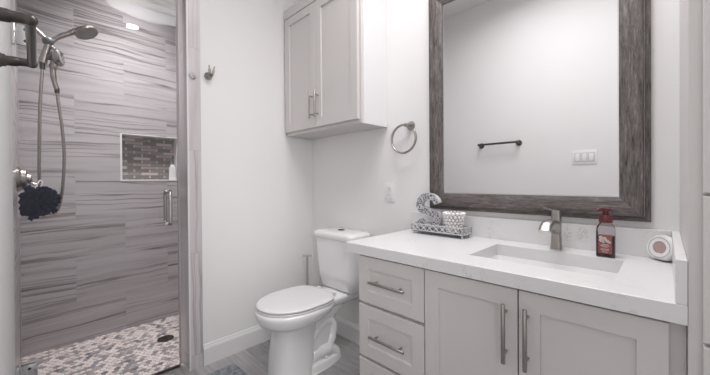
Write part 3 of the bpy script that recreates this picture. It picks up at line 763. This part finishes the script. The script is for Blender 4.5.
# letter S
SXc, SY0, SY1, SZ0 = -.880, 1.428, 1.456, .8512
t = thing('letter_ornament', 'silver filigree letter S standing in the openwork tray', 'ornament', (SXc, (SY0+SY1)/2, SZ0))
cl = [((.053*math.cos(math.radians(q))), 0, .133+.0455*math.sin(math.radians(q))) for q in (12, 28, 48, 68, 90, 110, 130, 150, 170, 190, 208)]
cl += [(-.026, 0, .1045), (0, 0, .0975), (.026, 0, .0905)]
cl += [((.055*math.cos(math.radians(q))), 0, .0625+.0455*math.sin(math.radians(q))) for q in (28, 10, -10, -30, -50, -70, -90, -110, -130, -150, -168)]
cl = [Vector(p) for p in cl]
# cl is the middle line of the stroke
def ribbon(bm, y0, y1, hw_, capends=True):
    rings = []
    for i, p in enumerate(cl):
        T_ = (cl[min(i+1, len(cl)-1)]-cl[max(i-1, 0)]).normalized(); n_ = Vector((T_.z, 0, -T_.x))
        q = i/(len(cl)-1); h = hw_*(.92+.14*math.sin(PI*q))
        a = Vector((SXc+p.x, 0, SZ0+p.z)); 
        lo, hi = a-n_*h, a+n_*h
        for v in (lo, hi): v.z = max(v.z, SZ0+.0003)
        rings.append([Vector((lo.x, y0, lo.z)), Vector((hi.x, y0, hi.z)), Vector((hi.x, y1, hi.z)), Vector((lo.x, y1, lo.z))])
    loft(bm, rings); return bm
obj('letter_body', ribbon(B(), SY0+.0008, SY1, .0170), M['letter_side'], t, smooth=40)
obj('filigree_front', ribbon(B(), SY0-.0008, SY0+.0006, .0162), M['filigree'], t, smooth=40)

# crystal cup
KX, KY, KZ = -.742, 1.445, .8512
t = thing('candle_holder', 'small beaded crystal candle cup in the openwork tray', 'candle holder', (KX, KY, KZ))
bm = B(); lathe(bm, [(0, .0004), (.030, .0004), (.034, .03), (.040, .096), (.038, .096), (.032, .03), (.028, .006), (0, .006)], (KX, KY, KZ), seg=28)
obj('glass_cup', bm, M['clear'], t)
bm = B()
for row in range(7):
    z = KZ+.009+row*.0145; R_ = .034+.0022*row; n_ = 16
    for k in range(n_):
        a = 2*PI*(k+.5*(row % 2))/n_
        rr_ = .0075+.0003*row
        bmesh.ops.create_icosphere(bm, subdivisions=1, radius=rr_, matrix=Matrix.Translation((KX+R_*math.cos(a), KY+R_*math.sin(a), z)))
obj('crystal_beads', bm, M['crystal'], t, smooth=0)

# ------------------------------------------------------------------ framed mirror
MX0, MX1, MZ0, MZ1 = -.929, -.036, .957, 2.13
t = thing('wall_mirror', 'large mirror in a weathered grey wood frame above the sink', 'mirror', ((MX0+MX1)/2, YW, MZ0))
prof = [(0, .001), (0, .014), (.003, .017), (.016, .018), (.0175, .021), (.019, .033), (.021, .036), (.03, .0375), (.060, .034), (.080, .026), (.0855, .024), (.0865, .018), (.0865, .006), (.0865, .001)]
def member(kind):
    bm = B(); A_ = []; B_ = []
    for i, dpt in prof:
        y = YW-dpt
        if kind == 'b': A_.append(Vector((MX0+i, y, MZ0+i))); B_.append(Vector((MX1-i, y, MZ0+i)))
        if kind == 't': A_.append(Vector((MX0+i, y, MZ1-i))); B_.append(Vector((MX1-i, y, MZ1-i)))
        if kind == 'l': A_.append(Vector((MX0+i, y, MZ0+i))); B_.append(Vector((MX0+i, y, MZ1-i)))
        if kind == 'r': A_.append(Vector((MX1-i, y, MZ0+i))); B_.append(Vector((MX1-i, y, MZ1-i)))
    loft(bm, [A_, B_]); return bm
for k in 'btlr': obj('frame_rail', member(k), M['wood_h'] if k in 'bt' else M['wood_v'], t, smooth=25)
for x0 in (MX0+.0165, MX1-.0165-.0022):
    obj('highlight_strip', bx(B(), x0, x0+.0022, YW-.0225, YW-.012, MZ0+.02, MZ1-.02), M['frame_highlight'], t)  # highlight along the frame step, put in as a pale strip
obj('mirror_glass', bx(B(), MX0+.087, MX1-.087, YW-.017, YW-.004, MZ0+.087, MZ1-.087), M['mirror'], t, smooth=0)
bm = B()
a_, b_ = MX0+.0868, MX1-.0868; c_, d_ = MZ0+.0868, MZ1-.0868
for x0, x1, z0, z1 in ((a_, a_+.004, c_, d_), (b_-.004, b_, c_, d_), (a_+.004, b_-.004, c_, c_+.004), (a_+.004, b_-.004, d_-.004, d_)):
    bx(bm, x0, x1, YW-.0185, YW-.0172, z0, z1)
obj('bevelled_edge', bm, M['chrome'], t, smooth=0)

# ------------------------------------------------------------------ tall linen cabinet
LX0, LX1, LY0 = .035, .655, .999
t = thing('linen_cabinet', 'tall light grey linen cabinet at the right edge beside the countertop', 'cabinet', ((LX0+LX1)/2, (LY0+YW)/2, 0))
bm = B(); bx(bm, LX0, LX0+.018, LY0+.0205, YW-.001, 0, 2.45); bx(bm, LX1-.018, LX1, LY0+.0205, YW-.001, 0, 2.45)
for z in (.10, .75, 1.07, 2.432): bx(bm, LX0+.018, LX1-.018, LY0+.0205, YW-.001, z, z+.018)
obj('carcass', bm, M['cabinet'], t)
bm = B(); bx(bm, LX0, LX0+.045, LY0, LY0+.02, .0, 2.45, .001, 1); bx(bm, LX1-.045, LX1, LY0, LY0+.02, 0, 2.45, .001, 1)
for z in (.10, .761, 1.077, 2.41): bx(bm, LX0+.045, LX1-.045, LY0, LY0+.02, z-.02, z+.02)
obj('face_frame', bm, M['cabinet'], t)
for x0, x1 in ((.0565, .344), (.348, .635)):
    for z0, z1, hz in ((.105, .757, .65), (1.0805, 2.40, 1.2)):
        d_ = obj('door', shaker(B(), x0, x1, LY0-.020, LY0-.001, z0, z1), M['cabinet'], t, smooth=20)
        hx = x1-.028 if x0 < .2 else x0+.028
        bar_handle(d_, (hx, LY0-.020, hz-.09), (hx, LY0-.020, hz+.09))
d_ = obj('drawer', shaker(B(), .0565, .635, LY0-.020, LY0-.001, .7655, 1.0735), M['cabinet'], t, smooth=20)
bar_handle(d_, (.25, LY0-.020, .92), (.44, LY0-.020, .92))

# ------------------------------------------------------------------ toilet
TX = -1.545
t = thing('toilet', 'white two piece toilet with its lid closed between the wall and vanity', 'toilet', (TX, 1.15, 0))
def egg(z, yf, yc, yb, w, pf=2.0, pb=2.6, n=48):
    out = []
    for k in range(n):
        a = 2*PI*k/n; c_, s_ = math.cos(a), math.sin(a); p = pf if s_ < 0 else pb
        x = w*math.copysign(abs(c_)**(2/p), c_); y = (yc-yf if s_ < 0 else yb-yc)*math.copysign(abs(s_)**(2/p), s_)
        out.append(Vector((TX+x, yc+y, z)))
    return out
bm = B()
# pedestal column and bowl
loft(bm, [egg(z, *a) for z, a in (
    (.0005, (.895, 1.03, 1.15, .119, 2.6, 2.6)), (.05, (.900, 1.03, 1.15, .114, 2.5, 2.6)), (.14, (.906, 1.03, 1.16, .110, 2.5, 2.6)),
    (.22, (.918, 1.03, 1.17, .104, 2.4, 2.6)), (.280, (.922, 1.03, 1.19, .102, 2.3, 2.5)), (.300, (.905, 1.03, 1.20, .112, 2.2, 2.5)), (.312, (.875, 1.03, 1.22, .136, 2.1, 2.4)),
    (.326, (.846, 1.035, 1.25, .160)), (.345, (.836, 1.04, 1.28, .174)), (.372, (.826, 1.04, 1.30, .181)), (.390, (.824, 1.04, 1.30, .183)), (.398, (.829, 1.04, 1.295, .178)))])
# rear deck under the tank
loft(bm, [rrect(TX, 1.36, hx, .155, .03, z) for z, hx in ((.330, .085), (.352, .105), (.378, .118), (.393, .118), (.398, .112))])
# rear trapway body and its bulging pipe
loft(bm, [egg(z, *a) for z, a in ((.03, (1.08, 1.2, 1.345, .090, 2.4, 2.8)), (.10, (1.08, 1.2, 1.325, .079, 2.4, 2.8)), (.20, (1.05, 1.2, 1.325, .079, 2.4, 2.8)), (.28, (1.05, 1.22, 1.35, .080, 2.4, 2.8)), (.34, (1.05, 1.25, 1.46, .095, 2.4, 2.8)))])
for s in (-1, 1):
    tube(bm, catmull([(TX+s*.056, 1.08, .12), (TX+s*.056, 1.13, .18), (TX+s*.056, 1.19, .232), (TX+s*.056, 1.25, .255), (TX+s*.056, 1.290, .225), (TX+s*.056, 1.290, .17), (TX+s*.056, 1.265, .115), (TX+s*.058, 1.23, .06)], 6), [.026]*8+[.028]*8+[.030]*8+[.032]*8+[.036]*11, 16)
    tube(bm, catmull([(TX+s*.052, 1.10, .05), (TX+s*.058, 1.17, .085), (TX+s*.058, 1.25, .085), (TX+s*.054, 1.31, .04)], 6), [.035]*7+[.045]*6+[.04]*6, 16)
# floor flange
loft(bm, [egg(z, 1.02, 1.15, 1.372-i, .112-i, 2.4, 3.0) for z, i in ((.0005, 0), (.036, .002), (.046, .008), (.050, .02))])
obj('bowl', bm, M['ceramic'], t, smooth=60)
for s in (-1, 1):
    obj('bolt_cap', lathe(B(), [(0, .0), (.013, 0), (.012, .010), (.006, .014), (0, .014)], (TX+s*.088, 1.215, .050), (s*.25, 0, 1), 16), M['white_plastic'], t)
obj('floor_caulk', (lambda b: (loft(b, [egg(.0003, .905, 1.06, 1.380, .119, 2.6, 3.0), egg(.004, .908, 1.06, 1.377, .1165, 2.6, 3.0)]), b)[1])(B()), M['white_plastic'], t)
def seat_ring(z, i=0): 
    return egg(z, .832+i, 1.05, 1.270-i, .181-i, 2.0, 3.6)
bm = B(); loft(bm, [seat_ring(z, i) for z, i in ((.3995, .006), (.402, .002), (.410, .001), (.4125, .004))])
obj('seat', bm, M['seat'], t)
bm = B(); loft(bm, [seat_ring(z, i) for z, i in ((.4155, .006), (.4175, .001), (.424, -.001), (.4285, .002), (.4315, .010), (.4335, .03), (.4350, .08), (.4355, .12))])
obj('lid', bm, M['seat'], t, smooth=50)
for s in (-1, 1):
    bm = B(); cyl(bm, (TX+s*.085, 1.296, .414), (TX+s*.055, 1.296, .414), .010, seg=14); bx(bm, TX+s*.07-.012, TX+s*.07+.012, 1.287, 1.307, .3985, .412, .002)
    obj('seat_hinge', bm, M['seat'], t)
# tank
bm = B(); ty = 1.432
loft(bm, [rrect(TX, ty+dy, hx, hy, r_, z) for z, hx, hy, r_, dy in ((.402, .155, .070, .045, .012), (.410, .163, .078, .05, .01), (.50, .172, .086, .05, .004), (.62, .180, .091, .048, .001), (.733, .186, .094, .045, 0))])
obj('tank', bm, M['ceramic'], t, smooth=50)
bm = B()
loft(bm, [rrect(TX, ty-.001, hx, hy, r_, z) for z, hx, hy, r_ in ((.7335, .190, .097, .045), (.737, .196, .102, .05), (.762, .198, .104, .05), (.773, .194, .100, .05), (.780, .178, .086, .045), (.7835, .14, .06, .04), (.785, .08, .03, .025))])
ld = obj('tank_lid', bm, M['ceramic'], t, smooth=60)
bm = B(); lathe(bm, [(0, .0), (.023, 0), (.023, .004), (.020, .0055), (0, .006)], (TX, ty, .7840))
obj('flush_button', bm, M['nickel_dark'], ld)

# ------------------------------------------------------------------ slim stand behind the toilet
NX, NY = -1.952, 1.452
t = thing('paper_stand', 'slim pale silver stand with T shaped top in the corner behind the toilet', 'stand', (NX, NY, 0))
obj('base', lathe(B(), [(0, .0005), (.038, .0005), (.038, .008), (.034, .012), (0, .013)], (NX+.012, NY-.012, 0)), M['pale_silver'], t)
obj('pole', cyl(B(), (NX+.004, NY-.004, .012), (NX+.004, NY-.004, .545), .0075, seg=16), M['pale_silver'], t)
bm = B(); dd = Vector((.72, .69, 0)).normalized(); c_ = Vector((NX+.004, NY-.004, .546))
tube(bm, [c_-dd*.034, c_+dd*.034], .0068, 14)
obj('cross_bar', bm, M['pale_silver'], t)
for o in bpy.data.objects:
    if '_o' in o: del o['_o']
